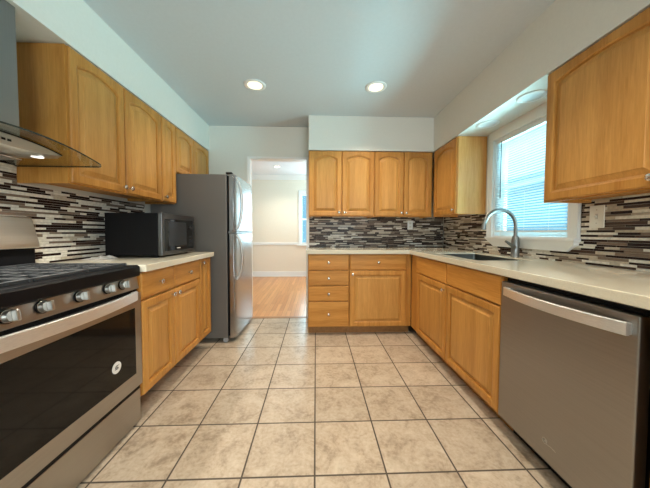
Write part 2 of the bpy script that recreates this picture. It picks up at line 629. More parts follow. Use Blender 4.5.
struct('wall_dining_right', mb, M_DWALL)
mb = MB().box(DXL, DXR, DY - .016, DY, .001, .13).box(DXL, DXR, DY - .03, DY, .001, .02)
struct('baseboard_dining', mb, M_TRIM, bevel=.004)
mb = MB().box(DXL, FX0 - .075, DY - .022, DY, .79, .85)
struct('trim_3', mb, M_TRIM, bevel=.006)
mb = MB().prism([(DY, 2.39), (DY, 2.49), (DY - .09, 2.49), (DY - .08, 2.47), (DY - .02, 2.405)], 'x', DXL, DXR)
struct('trim_4', mb, M_TRIM)
mb = MB()
mb.box(FX0 - .07, FX0, DY - .02, DY + .02, FZ0 - .03, FZ1 + .08).box(FX1, FX1 + .085, DY - .02, DY + .02, FZ0 - .03, FZ1 + .08)
mb.box(FX0, FX1, DY - .02, DY + .02, FZ1, FZ1 + .08).box(FX0 - .11, FX1 + .11, DY - .045, DY + .02, FZ0 - .03, FZ0)
w2 = struct('window_2', mb, M_TRIM, bevel=.004)
mb = MB()
mb.box(FX0, FX0 + .018, DY + .03, DY + .06, FZ0, FZ1).box(FX1 - .04, FX1, DY + .03, DY + .06, FZ0, FZ1)
mb.box(FX0 + .001, FX1 - .001, DY + .031, DY + .059, FZ0 + .001, FZ0 + .05).box(FX0 + .001, FX1 - .001, DY + .031, DY + .059, FZ1 - .04, FZ1 - .001)
mb.box(FX0 + .001, FX1 - .001, DY + .032, DY + .058, 1.41, 1.45)
struct('sash', mb, M_TRIM, parent=w2)
struct('window_glass', MB().box(FX0 + .03, FX1 - .03, DY + .042, DY + .047, FZ0 + .03, FZ1 - .03), M_GLASS, parent=w2)

# sink window: casing, sill, sash, pane
CY0, CY1 = 1.55, 2.41
mb = MB()
mb.box(XR - .02, XR, CY0, WY0, WZ0, ZR).box(XR - .02, XR, WY1, CY1, WZ0, ZR)
mb.box(XR - .02, XR, WY0, WY1, WZ1, ZR)
mb.box(XR - .026, XR - .019, CY0 + .001, CY0 + .018, WZ0 + .002, ZR - .001).box(XR - .026, XR - .019, CY1 - .018, CY1 - .001, WZ0 + .002, ZR - .001)
mb.box(XR - .0005, XR + .119, WY0 - .001, WY0 + .012, WZ0 + .001, WZ1 - .001).box(XR - .0005, XR + .119, WY1 - .012, WY1 + .001, WZ0 + .001, WZ1 - .001)
mb.box(XR - .001, XR + .118, WY0 + .002, WY1 - .002, WZ1 - .012, WZ1 + .001).box(XR - .001, XR + .118, WY0 + .002, WY1 - .002, WZ0 - .002, WZ0 + .01)
w1 = struct('window_1', mb, M_TRIM)
mb = MB()
zs = [(1.071, .055, 1.543, 2.39), (1.058, .055, 1.543, 2.39), (1.045, .048, 1.553, 2.38), (1.030, .042, 1.555, 2.365),
      (1.000, .030, 1.600, 2.33), (.984, .026, 1.620, 2.31)]
lp = [[(XR, a, z), (XR - d, a, z), (XR - d, b_, z), (XR, b_, z)] for z, d, a, b_ in zs]
mb.loops(lp, cap0=True)
struct('window_sill', mb, M_TRIM, parent=w1)
mb = MB()
sx0, sx1 = XR + .055, XR + .085
mb.box(sx0, sx1, WY0 + .012, WY0 + .05, WZ0, WZ1).box(sx0, sx1, WY1 - .05, WY1 - .012, WZ0, WZ1)
mb.box(sx0 + .001, sx1 - .001, WY0 + .014, WY1 - .014, WZ0 + .011, WZ0 + .055).box(sx0 + .001, sx1 - .001, WY0 + .014, WY1 - .014, WZ1 - .055, WZ1 - .013)
mb.box(sx0 - .002, sx1 + .005, WY0 + .016, WY1 - .016, 1.50, 1.53)
struct('sash', mb, M_TRIM, parent=w1)
struct('window_glass', MB().box(XR + .068, XR + .073, WY0 + .03, WY1 - .03, WZ0 + .03, WZ1 - .03), M_GLASS, parent=w1)

# blind inside the opening
bl = thing('window_blind', 'white horizontal slat blind lowered in the window above the sink', 'blind', (XR + .016, 2.0, WZ1))
off = (XR + .016, 2.0, WZ1)
mb = MB().box(XR + .002, XR + .032, WY0 + .016, WY1 - .016, WZ1 - .04, WZ1 - .012)
mb.build('headrail', M_WHITE, bl, off, bevel=.002)
mb = MB()
z = WZ1 - .055
tl = math.radians(-17)
while z > 1.135:
    dx, dz = .0125 * math.cos(tl), .0125 * math.sin(tl)
    xc = XR + .016
    # slight crown; inner edge (room side) higher
    pts = [(xc - dx, z - dz), (xc - dx * .3, z - dz * .3 + .0018), (xc + dx * .3, z + dz * .3 + .0018), (xc + dx, z + dz)]
    low = [(p[0], p[1] - .0006) for p in pts][::-1]
    mb.prism(pts + low, 'y', WY0 + .015, WY1 - .015)
    z -= .0205
mb.build('slats', M_BLIND, bl, off)
MB().box(XR + .005, XR + .027, WY0 + .02, WY1 - .02, 1.112, 1.126).build('bottom_rail', M_WHITE, bl, off, bevel=.002)
for yy in (1.78, 2.0, 2.22):
    MB().tube([(XR + .0025, yy, WZ1 - .03), (XR + .0025, yy, 1.12)], .0009, 6).build('ladder_cord', M_WHITE, bl, off)
MB().tube([(XR - .001, 2.27, WZ1 - .03), (XR - .001, 2.27, 1.42)], .003, 8).build('tilt_wand', M_GREYD, bl, off)


# ------------------------------------------------------------------ backsplash mosaic
def mosaic(name, place, rows_z, spans, weights, seed):
    """place(u, z, d) -> xyz; spans(z) -> list of (u0, u1) for the row at z"""
    rnd = random.Random(seed)
    mb = MB()
    z = rows_z[0]
    g = .0008
    prev = None
    row = 0
    while z < rows_z[1] - .004:
        row += 1
        h = rnd.choice((.0110, .0130)) if row % 2 else rnd.choice((.0145, .0165, .0180))
        wts = [w * (q if row % 2 else 1 / q) for w, q in zip(weights, (.55, .7, 1.0, 1.8, 1.25))]
        h = min(h, rows_z[1] - z)
        for (u0, u1) in spans(z + h / 2):
            u = u0
            first = True
            while u < u1 - .003:
                l = rnd.choice((.05, .075, .10, .10, .15, .15, .20))
                if first:
                    l *= rnd.uniform(.3, 1)
                    first = False
                e = min(u + l, u1)
                k = rnd.choices(range(5), wts)[0]
                if k == prev and rnd.random() < .6:
                    k = rnd.choices(range(5), wts)[0]
                prev = k
                d = .0065 if k in (3, 4) else .0075
                a, b_, c, t = u + g, e - g, z + g, z + h - g
                if b_ - a > .002:
                    i = .0012
                    vs = [place(a, c, 0), place(b_, c, 0), place(b_, t, 0), place(a, t, 0),
                          place(a, c, d - .001), place(b_, c, d - .001), place(b_, t, d - .001), place(a, t, d - .001),
                          place(a + i, c + i, d), place(b_ - i, c + i, d), place(b_ - i, t - i, d), place(a + i, t - i, d)]
                    fs = [(0, 1, 5, 4), (1, 2, 6, 5), (2, 3, 7, 6), (3, 0, 4, 7), (4, 5, 9, 8), (5, 6, 10, 9), (6, 7, 11, 10), (7, 4, 8, 11), (8, 9, 10, 11)]
                    mb.add(vs, fs, k)
                u = e
            # grout bed of this row
            mb.add([place(u0, z, .0045), place(u1, z, .0045), place(u1, z + h, .0045), place(u0, z + h, .0045)], [(0, 1, 2, 3)], 5)
        z += h
    o = mb.build(name, [T_CREAM, T_CREAM2, T_TAUPE, T_DARK, T_MID, M_GROUT])
    o['kind'] = 'structure'
    return o


CT = .915
mosaic('wall_backsplash_left', lambda u, z, d: (XL + d, u, z), (CT - .03, 1.64),
       lambda z: [(.3, 2.49)] if z < 1.368 else [(.3, 1.457)], (6, .8, 2.0, 4.2, .8), 5)
mosaic('wall_backsplash_right', lambda u, z, d: (XR - d, u, z), (CT, 1.306),
       lambda z: [(.25, 3.276)] if z < .984 else ([(.25, 1.62), (2.28, 3.276)] if z < 1.068 else [(.25, 1.549), (2.411, 3.276)]), (3.4, 2.6, 2.2, 3.2, 1.6), 11)
mosaic('wall_backsplash_back', lambda u, z, d: (u, YB - d, z), (CT, 1.306),
       lambda z: [(-.083, XR - .008)], (1.0, 2.8, 3.0, 4.6, 2.0), 23)


# ------------------------------------------------------------------ cabinets
def loop(x0, x1, z0, z1, y, arch=0.0, n=16):
    pts = [(x0, y, z0), (x1, y, z0)]
    for i in range(n + 1):
        u = i / n
        pts.append((x1 + (x0 - x1) * u, y, z1 - arch * (2 * u - 1) ** 2))
    return pts


def knob(parent, x, z, y=-.02):
    MB().lathe((x, y, z), (0, -1, 0), [(.007, -.001), (.0065, .004), (.005, .009), (.006, .013), (.0125, .016), (.0155, .020), (.0150, .0235), (.011, .0265), (.004, .028)], 18).build('knob', M_NICKEL, parent, smooth=50)


def front(root, kind, x0, x1, z0, z1, kn=None, arch=0.0, label=None):
    if kind == 'drawer':
        mb = MB().loops([loop(x0, x1, z0, z1, -.0006), loop(x0, x1, z0, z1, -.013), loop(x0 + .003, x1 - .003, z0 + .003, z1 - .003, -.018),
                         loop(x0 + .008, x1 - .008, z0 + .008, z1 - .008, -.02)], cap0=True)
        o = mb.build('drawer', WH, root)
    else:
        f = .052

        def lp(i, y, a):
            return loop(x0 + i, x1 - i, z0 + i, z1 - i, y, a)
        mb = MB().loops([lp(0, -.0006, 0), lp(0, -.014, 0), lp(.003, -.0185, 0), lp(.007, -.02, 0), lp(f - .010, -.02, arch), lp(f - .004, -.0165, arch),
                         lp(f - .001, -.0155, arch), lp(f, -.008, arch), lp(f + .003, -.007, arch), lp(f + .003, -.002, arch)], cap1=False)
        o = mb.build('door', WV, root)
        p = MB().loops([lp(f + .0035, -.003, arch), lp(f + .0035, -.0065, arch), lp(f + .007, -.0065, arch), lp(f + .030, -.0165, arch), lp(f + .0315, -.0188, arch), lp(f + .034, -.0195, arch)])
        p.build('panel', WN, o)
    if kn:
        knob(o, *kn)
    if label:
        o['label'] = label
    return o


def base_cabinet(name, label, loc, rot, w, depth, fronts, toe=.065, z1=.874, hollow=False, zb=.088):
    r = thing(name, label, 'cabinet', loc, rot)
    mb = MB()
    if hollow:
        mb.box(0, w, 0, .02, zb, z1).box(0, .018, .02, depth, zb, z1).box(w - .018, w, .02, depth, zb, z1)
        mb.box(.018, w - .018, depth - .012, depth, zb, z1).box(.018, w - .018, .02, depth - .012, zb, zb + .018)
    else:
        mb.box(0, w, 0, depth, zb, z1)
    mb.build('body', WV, r, bevel=.0015, seg=1)
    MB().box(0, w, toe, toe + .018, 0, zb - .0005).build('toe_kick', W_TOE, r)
    for fr in fronts:
        front(r, *fr[:5], **(fr[5] if len(fr) > 5 else {}))
    return r


R90, L90 = math.radians(90), math.radians(-90)
# left run: local x -> +Y, fronts face +X
LB = -1.02
y0 = 1.500
base_cabinet('base_cabinet', 'maple base cabinet with two drawers over two doors beside the gas range', (LB, y0, 0), R90, .752, .59, [
    ('drawer', .006, .340, .715, .868, dict(kn=(.173, .79))),
    ('drawer', .350, .746, .715, .868, dict(kn=(.548, .79))),
    ('door', .006, .340, .152, .702, dict(kn=(.312, .672))),
    ('door', .350, .746, .152, .702, dict(kn=(.378, .672)))], zb=.144, toe=.16)
base_cabinet('narrow_base_cabinet', 'narrow maple base cabinet with one tall door next to the refrigerator', (LB, y0 + .754, 0), R90, .224, .59, [
    ('door', .006, .218, .152, .868, dict(kn=(.034, .835)))], zb=.144, toe=.16)
# back run
base_cabinet('drawer_cabinet', 'maple base cabinet with a stack of four drawers beside the doorway', (-.082, 2.73, 0), 0, .44, .545, [
    ('drawer', .006, .434, .706, .868, dict(kn=(.22, .785))),
    ('drawer', .006, .434, .541, .697, dict(kn=(.22, .619))),
    ('drawer', .006, .434, .373, .532, dict(kn=(.22, .452))),
    ('drawer', .006, .434, .096, .364, dict(kn=(.22, .235)))])
base_cabinet('base_cabinet', 'maple base cabinet with one drawer over one door in the back right corner', (.36, 2.73, 0), 0, .672, .545, [
    ('drawer', .006, .612, .706, .868, dict(kn=(.309, .787))),
    ('door', .006, .612, .096, .697, dict(kn=(.034, .662)))])
# right run: local x -> -Y, fronts face -X
RB = 1.035
yf = 2.725
base_cabinet('sink_cabinet', 'long maple sink base cabinet with two doors and two knobless false fronts', (RB, yf, 0), L90, yf - 1.360, .61, [
    ('drawer', yf - 2.555, yf - 1.957, .706, .868),
    ('drawer', yf - 1.949, yf - 1.369, .706, .868),
    ('door', yf - 2.535, yf - 1.957, .096, .697, dict(kn=(yf - 1.985, .655))),
    ('door', yf - 1.949, yf - 1.369, .096, .697)], hollow=True)
base_cabinet('base_cabinet', 'maple base cabinet at the right edge in front of the dishwasher', (RB, .728, 0), L90, .44, .61, [
    ('drawer', .006, .434, .706, .868, dict(kn=(.22, .787))),
    ('door', .006, .434, .096, .697, dict(kn=(.03, .652)))])


def wall_cabinet(name, label, loc, rot, w, depth, h, doors, end=None):
    r = thing(name, label, 'cabinet', loc, rot)
    t = .018
    mb = MB()
    mb.box(0, t, 0, depth, 0, h).box(w - t, w, 0, depth, 0, h).box(t, w - t, 0, depth, h - t, h)
    mb.box(t, w - t, depth - t, depth, 0.02, h - t).box(t, w - t, .02, depth - t, .022, .04)
    mb.box(t, w - t, 0, .02, 0, .045).box(t, w - t, 0, .02, h - .045, h - t)
    mb.box(w / 2 - .02, w / 2 + .02, 0, .02, .045, h - .045)
    mb.build('body', WP if end else WV, r)
    for d in doors:
        front(r, 'door', *d[:4], **(d[4] if len(d) > 4 else {}))
    return r


H1 = ZL - 1.37 - .003
LU = -1.35
wall_cabinet('wall_cabinet', 'maple wall cabinet with two arched doors beside the range hood', (LU, 1.46, 1.37), R90, .834, .268, H1, [
    (.006, .402, .008, H1 - .006, dict(arch=.032, kn=(.376, .045))), (.412, .828, .008, H1 - .006, dict(arch=.036, kn=(.438, .045)))])
wall_cabinet('narrow_wall_cabinet', 'narrow maple wall cabinet with one arched door above the microwave', (LU, 2.296, 1.37), R90, .226, .268, H1, [
    (.005, .221, .008, H1 - .006, dict(arch=.022, kn=(.032, .045)))])
HF = ZL - 1.675 - .003
wall_cabinet('wall_cabinet', 'short maple wall cabinet with two arched doors above the refrigerator', (LU, 2.524, 1.675), R90, .756, .268, HF, [
    (.005, .345, .006, HF - .006, dict(arch=.032, kn=(.32, .04))), (.353, .75, .006, HF - .006, dict(arch=.032, kn=(.38, .04)))])
HR = ZR - 1.288 - .003
wall_cabinet('wall_cabinet', 'maple wall cabinet with two arched doors nearest the doorway, on the back wall', (-.083, 2.97, 1.288), 0, .754, .312, HR, [
    (.006, .374, .008, HR - .006, dict(arch=.040, kn=(.348, .045))), (.384, .750, .008, HR - .006, dict(arch=.040, kn=(.41, .045)))])
wall_cabinet('wall_cabinet', 'maple wall cabinet with two arched doors above the back wall outlet', (.673, 2.97, 1.288), 0, .680, .312, HR, [
    (.005, .338, .008, HR - .006, dict(arch=.040, kn=(.314, .045))), (.348, .668, .008, HR - .006, dict(arch=.040, kn=(.372, .045)))])
wall_cabinet('wall_cabinet', 'single door maple wall cabinet in the back right corner with a pale shiny end panel', (1.375, 2.966, 1.288), L90, .506, .281, HR, [
    (.035, .500, .008, HR - .006, dict(arch=.042, kn=(.472, .045)))], end=True)
wall_cabinet('wall_cabinet', 'maple wall cabinet close to the camera between the window and the right edge', (1.375, 1.510, 1.288), L90, 1.13, .281, HR, [
    (.020, .567, .008, HR - .006, dict(arch=.022, kn=(.520, .045))), (.577, 1.124, .008, HR - .006, dict(arch=.022, kn=(.622, .058)))])


# ------------------------------------------------------------------ countertops
def slab(name, xs, ys, inside, z0, z1, mat, bevel=.004):
    bm = bmesh.new()
    V = {}

    def gv(i, j, k):
        key = (i, j, k)
        if key not in V:
            V[key] = bm.verts.new((xs[i], ys[j], (z0, z1)[k]))
        return V[key]
    nx, ny = len(xs) - 1, len(ys) - 1
    ins = {(i, j) for i in range(nx) for j in range(ny) if inside((xs[i] + xs[i + 1]) / 2, (ys[j] + ys[j + 1]) / 2)}
    for (i, j) in ins:
        for k in (0, 1):
            bm.faces.new([gv(i, j, k), gv(i + 1, j, k), gv(i + 1, j + 1, k), gv(i, j + 1, k)])
        for (di, dj, a, b_) in ((-1, 0, (i, j), (i, j + 1)), (1, 0, (i + 1, j), (i + 1, j + 1)), (0, -1, (i, j), (i + 1, j)), (0, 1, (i, j + 1), (i + 1, j + 1))):
            if (i + di, j + dj) not in ins:
                bm.faces.new([gv(*a, 0), gv(*b_, 0), gv(*b_, 1), gv(*a, 1)])
    bmesh.ops.recalc_face_normals(bm, faces=bm.faces)
    me = bpy.data.meshes.new(name)
    bm.to_mesh(me)
    bm.free()
    me.materials.append(mat)
    o = bpy.data.objects.new(name, me)
    COL.objects.link(o)
    b = o.modifiers.new('bevel', 'BEVEL')
    b.width = bevel
    b.segments = 3
    b.limit_method = 'ANGLE'
    b.angle_limit = math.radians(35)
    return o


ZC0, ZC1 = .876, .917
SX0, SX1, SY0, SY1 = 1.115, 1.50, 1.72, 2.36
tag(slab('countertop', [-1.611, -.968], [1.4965, 2.478], lambda x, y: True, ZC0, ZC1, M_QTZ), 'short cream quartz countertop carrying the microwave', 'countertop')
tag(slab('countertop', [-.098, .998, SX0, SX1, 1.651], [.2, SY0, SY1, 2.695, 3.276],
         lambda x, y: (y > 2.695 or x > .998) and not (SX0 < x < SX1 and SY0 < y < SY1), ZC0, ZC1, M_QTZ),
    'L shaped cream quartz countertop around the sink under the window', 'countertop')

# sink
sk = thing('sink', 'undermount stainless steel sink set into the quartz counter', 'sink', (1.3, 2.04, ZC0))
off = (1.3, 2.04, ZC0)


def rr(x0, x1, y0, y1, r, z, n=6):
    pts = []
    for cx, cy, a0 in ((x1 - r, y0 + r, -90), (x1 - r, y1 - r, 0), (x0 + r, y1 - r, 90), (x0 + r, y0 + r, 180)):
        for i in range(n + 1):
            a = math.radians(a0 + 90 * i / n)
            pts.append((cx + r * math.cos(a), cy + r * math.sin(a), z))
    return pts


e = .008
mb = MB().loops([rr(SX0 - .02, SX1 + .02, SY0 - .02, SY1 + .02, .05, ZC0 - .002), rr(SX0 + .0015, SX1 - .0015, SY0 + .0015, SY1 - .0015, .012, ZC0 - .002), rr(SX0 + .0015, SX1 - .0015, SY0 + .0015, SY1 - .0015, .012, ZC1 - .010), rr(SX0 + .004, SX1 - .004, SY0 + .004, SY1 - .004, .014, ZC1 - .0105),
                 rr(SX0 + .004, SX1 - .004, SY0 + .004, SY1 - .004, .03, ZC0 - .15), rr(SX0 + .02, SX1 - .02, SY0 + .02, SY1 - .02, .05, ZC0 - .18)])
mb.build('basin', M_SINK, sk, off, smooth=40)
MB().lathe((1.31, 2.04, ZC0 - .18), (0, 0, 1), [(.045, 0), (.045, .003), (.03, .004), (.02, .001)], 24).build('drain', M_CHROME, sk, off, smooth=40)

# faucet
fc = thing('faucet', 'brushed steel gooseneck faucet standing behind the sink', 'faucet', (1.585, 1.985, ZC1))
off = (1.585, 1.985, ZC1)
fx, fy = 1.585, 1.985
MB().lathe((fx, fy, ZC1), (0, 0, 1), [(.034, 0), (.034, .006), (.029, .012), (.0275, .05), (.0275, .11), (.0235, .155), (.018, .165), (.0155, .17)], 24).build('body', M_CHROME, fc, off, smooth=40)
pts = [(fx, fy, ZC1 + .16), (fx, fy, 1.16)]
r = .128
for i in range(1, 17):
    a = math.radians(180 * i / 17 * 1.0)
    pts.append((fx - r + r * math.cos(a), fy, 1.16 + r * math.sin(a)))
pts.append((fx - 2 * r - .004, fy, 1.15))
MB().tube(pts, .0135, 16).build('spout', M_CHROME, fc, off, smooth=60)
MB().tube([(fx - 2 * r - .002, fy, 1.185), (fx - 2 * r - .004, fy, 1.15), (fx - 2 * r - .006, fy, 1.132)], [.0145, .0175, .0185], 16).build('spray_head', M_CHROME, fc, off, smooth=60)
MB().tube([(fx - .01, fy - .012, ZC1 + .075), (fx - .035, fy - .02, ZC1 + .085), (fx - .095, fy - .02, ZC1 + .125)], [.015, .013, .008], 12).build('lever', M_CHROME, fc, off, smooth=60)

# ------------------------------------------------------------------ dishwasher
dw = thing('dishwasher', 'stainless steel dishwasher with a curved bar handle', 'dishwasher', (1.33, 1.056, 0))
off = (1.33, 1.056, 0)
DWY0, DWY1 = .757, 1.357
MB().box(1.06, 1.63, DWY0 + .008, DWY1 - .008, .10, .862).build('body', M_BLKM, dw, off)
MB().box(1.012, 1.058, DWY0, DWY1, .100, .846).build('door', M_DW, dw, off, bevel=.005, seg=3)
MB().box(1.045, 1.059, DWY0 + .004, DWY1 - .004, .847, .8635).build('control_strip', M_BLKM, dw, off)
MB().box(1.10, 1.15, DWY0 + .006, DWY1 - .006, 0, .0985).build('toe_panel', M_BLKM, dw, off)


def bar_handle(parent, off, y0, y1, xs, bow, zc, hh, sign, mat, thick=.012, n=24, zsag=0.0, so=.010):
    lo = []
    for i in range(n + 1):
        u = i / n
        y = y0 + (y1 - y0) * u
        k = 1 - (2 * u - 1) ** 2
        x = xs + sign * (so + bow * k)
        z = zc - zsag * k
        lo.append([(x, y, z - hh), (x + sign * thick * .85, y, z - hh), (x + sign * thick, y, z - hh * .9), (x + sign * thick, y, z + hh * .9), (x + sign * thick * .85, y, z + hh), (x, y, z + hh)])
    h = MB().loops(lo, cap0=True).build('handle', mat, parent, off, smooth=35)
    for y in (y0, y1):
        s = 1 if y == y0 else -1
        a, b_ = sorted((y, y + s * .022))
        c, d = sorted((xs, xs + sign * (so + .004)))
        MB().box(c, d, a, b_, zc - hh * .9, zc + hh * .9).build('handle_bracket', mat, h, bevel=.002)
        h.children[-1].location = (-off[0], -off[1], -off[2])
    return h


bar_handle(dw, off, DWY0 + .018, DWY1 - .045, 1.012, .036, .800, .0215, -1, M_HANDLE)
# faint maker's mark low on the door: a loop with a trailing stroke
mb = MB()
ym, zm = 1.05, .19
pts = [(1.0112, ym + .018 - .012 * math.cos(a), zm + .012 * math.sin(a)) for a in [i * PI / 8 for i in range(0, 15)]]
mb.tube(pts, .0008, 6)
mb.tube([(1.0112, ym + .03, zm + .004), (1.0112, ym + .022, zm - .010), (1.0112, ym + .014, zm + .006), (1.0112, ym + .006, zm - .010)], .0007, 6)
mb.tube([(1.0112, ym + .004, zm - .008), (1.0112, ym - .015, zm - .005), (1.0112, ym - .035, zm - .008)], .0007, 6)
mb.build('badge', flat('faint_badge_print', (.5, .46, .4), .5), dw, off)

# ------------------------------------------------------------------ gas range
rg = thing('gas_range', 'stainless steel gas range with black cooktop and oven door', 'stove', (-1.3, 1.103, 0))
off = (-1.3, 1.103, 0)
GY0, GY1 = .732, 1.492
XF = -1.0
MB().box(-1.60, -1.052, GY0 + .002, GY1 - .002, .03, .872).build('body', M_BLKM, rg, off)
MB().box(-1.045, XF - .012, GY0, GY1, .022, .208).build('drawer', M_STEEL, rg, off, bevel=.003)
MB().box(-1.046, -1.012, GY0 + .004, GY1 - .004, .2085, .2355).build('drawer_gap', M_BLKM, rg, off)
# oven door: steel frame + black glass
mb = MB()
dz0, dz1 = .236, .763
gy0, gy1, gz0, gz1 = GY0 + .05, GY1 - .05, .318, .685
mb.box(-1.045, XF, GY0, gy0, dz0, dz1).box(-1.045, XF, gy1, GY1, dz0, dz1)
mb.box(-1.045, XF, gy0, gy1, dz0, gz0).box(-1.045, XF, gy0, gy1, gz1, dz1)
od = mb.build('oven_door', M_STEEL, rg, off)
g = MB().box(-1.04, XF + .0015, gy0 - .001, gy1 + .001, gz0 - .001, gz1 + .001).build('oven_glass', M_BLKGLASS, od, bevel=.001)
g.location = (-off[0], -off[1], -off[2])
# round white badge on the glass
yb, zb = 1.303, .424
mb = MB().lathe((XF + .0014, yb, zb), (1, 0, 0), [(.029, 0), (.029, .0015), (.027, .002)], 32)
bd = mb.build('badge', M_MARK, od)
bd.location = (-off[0], -off[1], -off[2])
mb = MB()
bx = XF + .0035
def arc(cy, cz, r, a0, a1, n=14):
    return [(bx, cy + r * math.cos(math.radians(a0 + (a1 - a0) * i / n)), cz + r * math.sin(math.radians(a0 + (a1 - a0) * i / n))) for i in range(n + 1)]
mb.tube(arc(yb, zb + .001, .009, 60, 340), .0018, 8)
mb.tube([(bx, yb + .009, zb - .002), (bx, yb - .001, zb - .001)], .0018, 8)
mb.tube([(bx, yb - .012, zb - .010), (bx, yb + .002, zb + .006), (bx, yb + .014, zb + .011)], .0012, 8)
for k in range(11):
    a = 35 + k * 11
    mb.tube([(bx - .0008, yb + .0200 * math.cos(math.radians(a)), zb + .0200 * math.sin(math.radians(a))),
             (bx - .0008, yb + .0235 * math.cos(math.radians(a)), zb + .0235 * math.sin(math.radians(a)))], .0007, 6)
o = mb.build('badge_print', M_INK, od)
o.location = (-off[0], -off[1], -off[2])
bar_handle(rg, off, GY0 + .03, GY1 - .055, XF, .036, .755, .025, 1, M_HANDLE, thick=.012)
# control panel, black fascia and cooktop
mb = MB().prism([(-1.05, .785), (-1.008, .785), (-1.018, .856), (-1.05, .856)], 'y', GY0, GY1)
cp = mb.build('control_panel', M_STEEL, rg, off, bevel=.002)
mb = MB().prism([(-1.05, .764), (-1.018, .764), (-1.018, .786), (-1.05, .786)], 'y', GY0 + .004, GY1 - .004)
mb.build('vent_gap', M_BLK, rg, off)
mb = MB().prism([(-1.055, .855), (-1.006, .855), (-1.000, .862), (-1.000, .908), (-1.012, .918), (-1.055, .918)], 'y', GY0, GY1)
mb.build('front_fascia', M_BLK, rg, off, bevel=.002)
mb = MB().box(-1.595, -1.054, GY0, GY1, .872, .904)
mb.box(-1.595, -1.57, GY0, GY1, .904, .918).box(-1.57, -1.054, GY0, GY0 + .02, .904, .918).box(-1.57, -1.054, GY1 - .02, GY1, .904, .918)
mb.build('cooktop', M_BLK, rg, off, bevel=.003)
kx, kz = -1.012, .828
ax = Vector((1, 0, .14)).normalized()
for ky in (.869, .979, 1.129, 1.277, 1.371):
    k = MB().lathe((kx, ky, kz), ax, [(.023, -.004), (.023, .004), (.0205, .005), (.0195, .020), (.0185, .022), (.004, .0225)], 28).build('knob', M_STEELX, rg, off, smooth=40)
    o = MB().lathe((kx, ky, kz), ax, [(.025, -.003), (.025, .0035), (.0235, .0045)], 28).build('skirt', M_BLK, k, smooth=40)
    o.location = (-off[0], -off[1], -off[2])
    c0 = Vector((kx, ky, kz)) + ax * .022
    up = Vector((-.14, 0, 1)).normalized()
    b = MB()
    vs = []
    for dx_ in (0, .018):
        for dy_ in (-.006, .006):
            for dz_ in (-.019, .019):
                vs.append(c0 + ax * dx_ + Vector((0, dy_, 0)) + up * dz_)
    b.add(vs, [(0, 1, 3, 2), (4, 6, 7, 5), (0, 4, 5, 1), (2, 3, 7, 6), (0, 2, 6, 4), (1, 5, 7, 3)])
    o = b.build('grip', M_STEELX, k, bevel=.003)
    o.location = (-off[0], -off[1], -off[2])
# burners and grates
for bx_, by, rad in ((-1.44, .87, .045), (-1.20, .87, .055), (-1.32, 1.103, .05), (-1.44, 1.345, .045), (-1.20, 1.345, .055)):
    MB().lathe((bx_, by, .904), (0, 0, 1), [(rad, 0), (rad, .008), (rad * .75, .009), (rad * .78, .016), (rad * .6, .019), (.005, .019)], 28).build('burner', M_BLKM, rg, off, smooth=40)
for gi in range(3):
    a = GY0 + .024 + gi * .2385
    b_ = a + .235
    zt, zb_ = .9315, .918
    mb = MB()
    x0_, x1_ = -1.565, -1.055
    mb.box(x0_, x1_, a, a + .014, zb_, zt).box(x0_, x1_, b_ - .014, b_, zb_, zt)
    mb.box(x1_ - .026, x1_, a, b_, zb_, zt).box(x0_, x0_ + .016, a, b_, zb_, zt)
    for t in (.33, .66):
        yy = a + (b_ - a) * t
        mb.box(x0_, x1_, yy - .005, yy + .005, zb_ + .002, zt)
    for t in (.2, .4, .6, .8):
        xx = x0_ + (x1_ - x0_) * t
        mb.box(xx - .005, xx + .005, a, b_, zb_ + .002, zt)
    for px_, py_ in ((x0_, a), (x1_ - .014, a), (x0_, b_ - .014), (x1_ - .014, b_ - .014)):
        mb.box(px_, px_ + .014, py_, py_ + .014, .904, zb_)
    mb.build('grate', M_IRON, rg, off, bevel=.002, seg=1)
# backguard
mb = MB().box(-1.606, -1.565, GY0 + .004, GY1 - .004, .918, 1.0155)
mb.build('vent_back', M_BLK, rg, off, bevel=.003)
mb = MB().prism([(-1.609, 1.016), (-1.538, 1.016), (-1.542, 1.04), (-1.580, 1.185), (-1.609, 1.189)], 'y', GY0, GY1)
mb.build('backguard', brushed('backguard_steel', (.60, .585, .55), .34, 'y'), rg, off, bevel=.006, seg=3)

# ------------------------------------------------------------------ range hood
hd = thing('range_hood', 'wall mounted range hood with steel chimney and curved glass canopy', 'range hood', (XL + .01, 1.1, 1.45))
off = (XL + .01, 1.1, 1.45)
HC = 1.09
HW = .362


def gz(y):
    return 1.513 - .052 * ((y - HC) / HW) ** 2


n, mth = 28, 10
y_a, y_b = HC - HW, HC + HW


def xf(y):
    d = HW - abs(y - HC)
    rc = .03
    if d >= rc:
        return -1.15
    return -1.15 - rc + math.sqrt(max(0, rc * rc - (rc - d) ** 2))


ysamp = [HC + HW * math.sin(PI / 2 * (2 * i / n - 1)) for i in range(n + 1)]
vs, fs, mi = [], [], []
th = .007
for k in (0, 1):
    for y in ysamp:
        for j in range(mth + 1):
            x = XL + .012 + (xf(y) - XL - .012) * j / mth
            vs.append((x, y, gz(y) - k * th))
q = (n + 1) * (mth + 1)
idx = lambda k, i, j: k * q + i * (mth + 1) + j
mb = MB()
fA, fE = [], []
for i in range(n):
    for j in range(mth):
        for k in (0, 1):
            fA.append((idx(k, i, j), idx(k, i + 1, j), idx(k, i + 1, j + 1), idx(k, i, j + 1)))
    for j in (0, mth):
        fE.append((idx(0, i, j), idx(0, i + 1, j), idx(1, i + 1, j), idx(1, i, j)))
for j in range(mth):
    for i in (0, n):
        fE.append((idx(0, i, j), idx(0, i, j + 1), idx(1, i, j + 1), idx(1, i, j)))
mb.add(vs, fA, 0)
mb.f += fE
mb.m += [1] * len(fE)
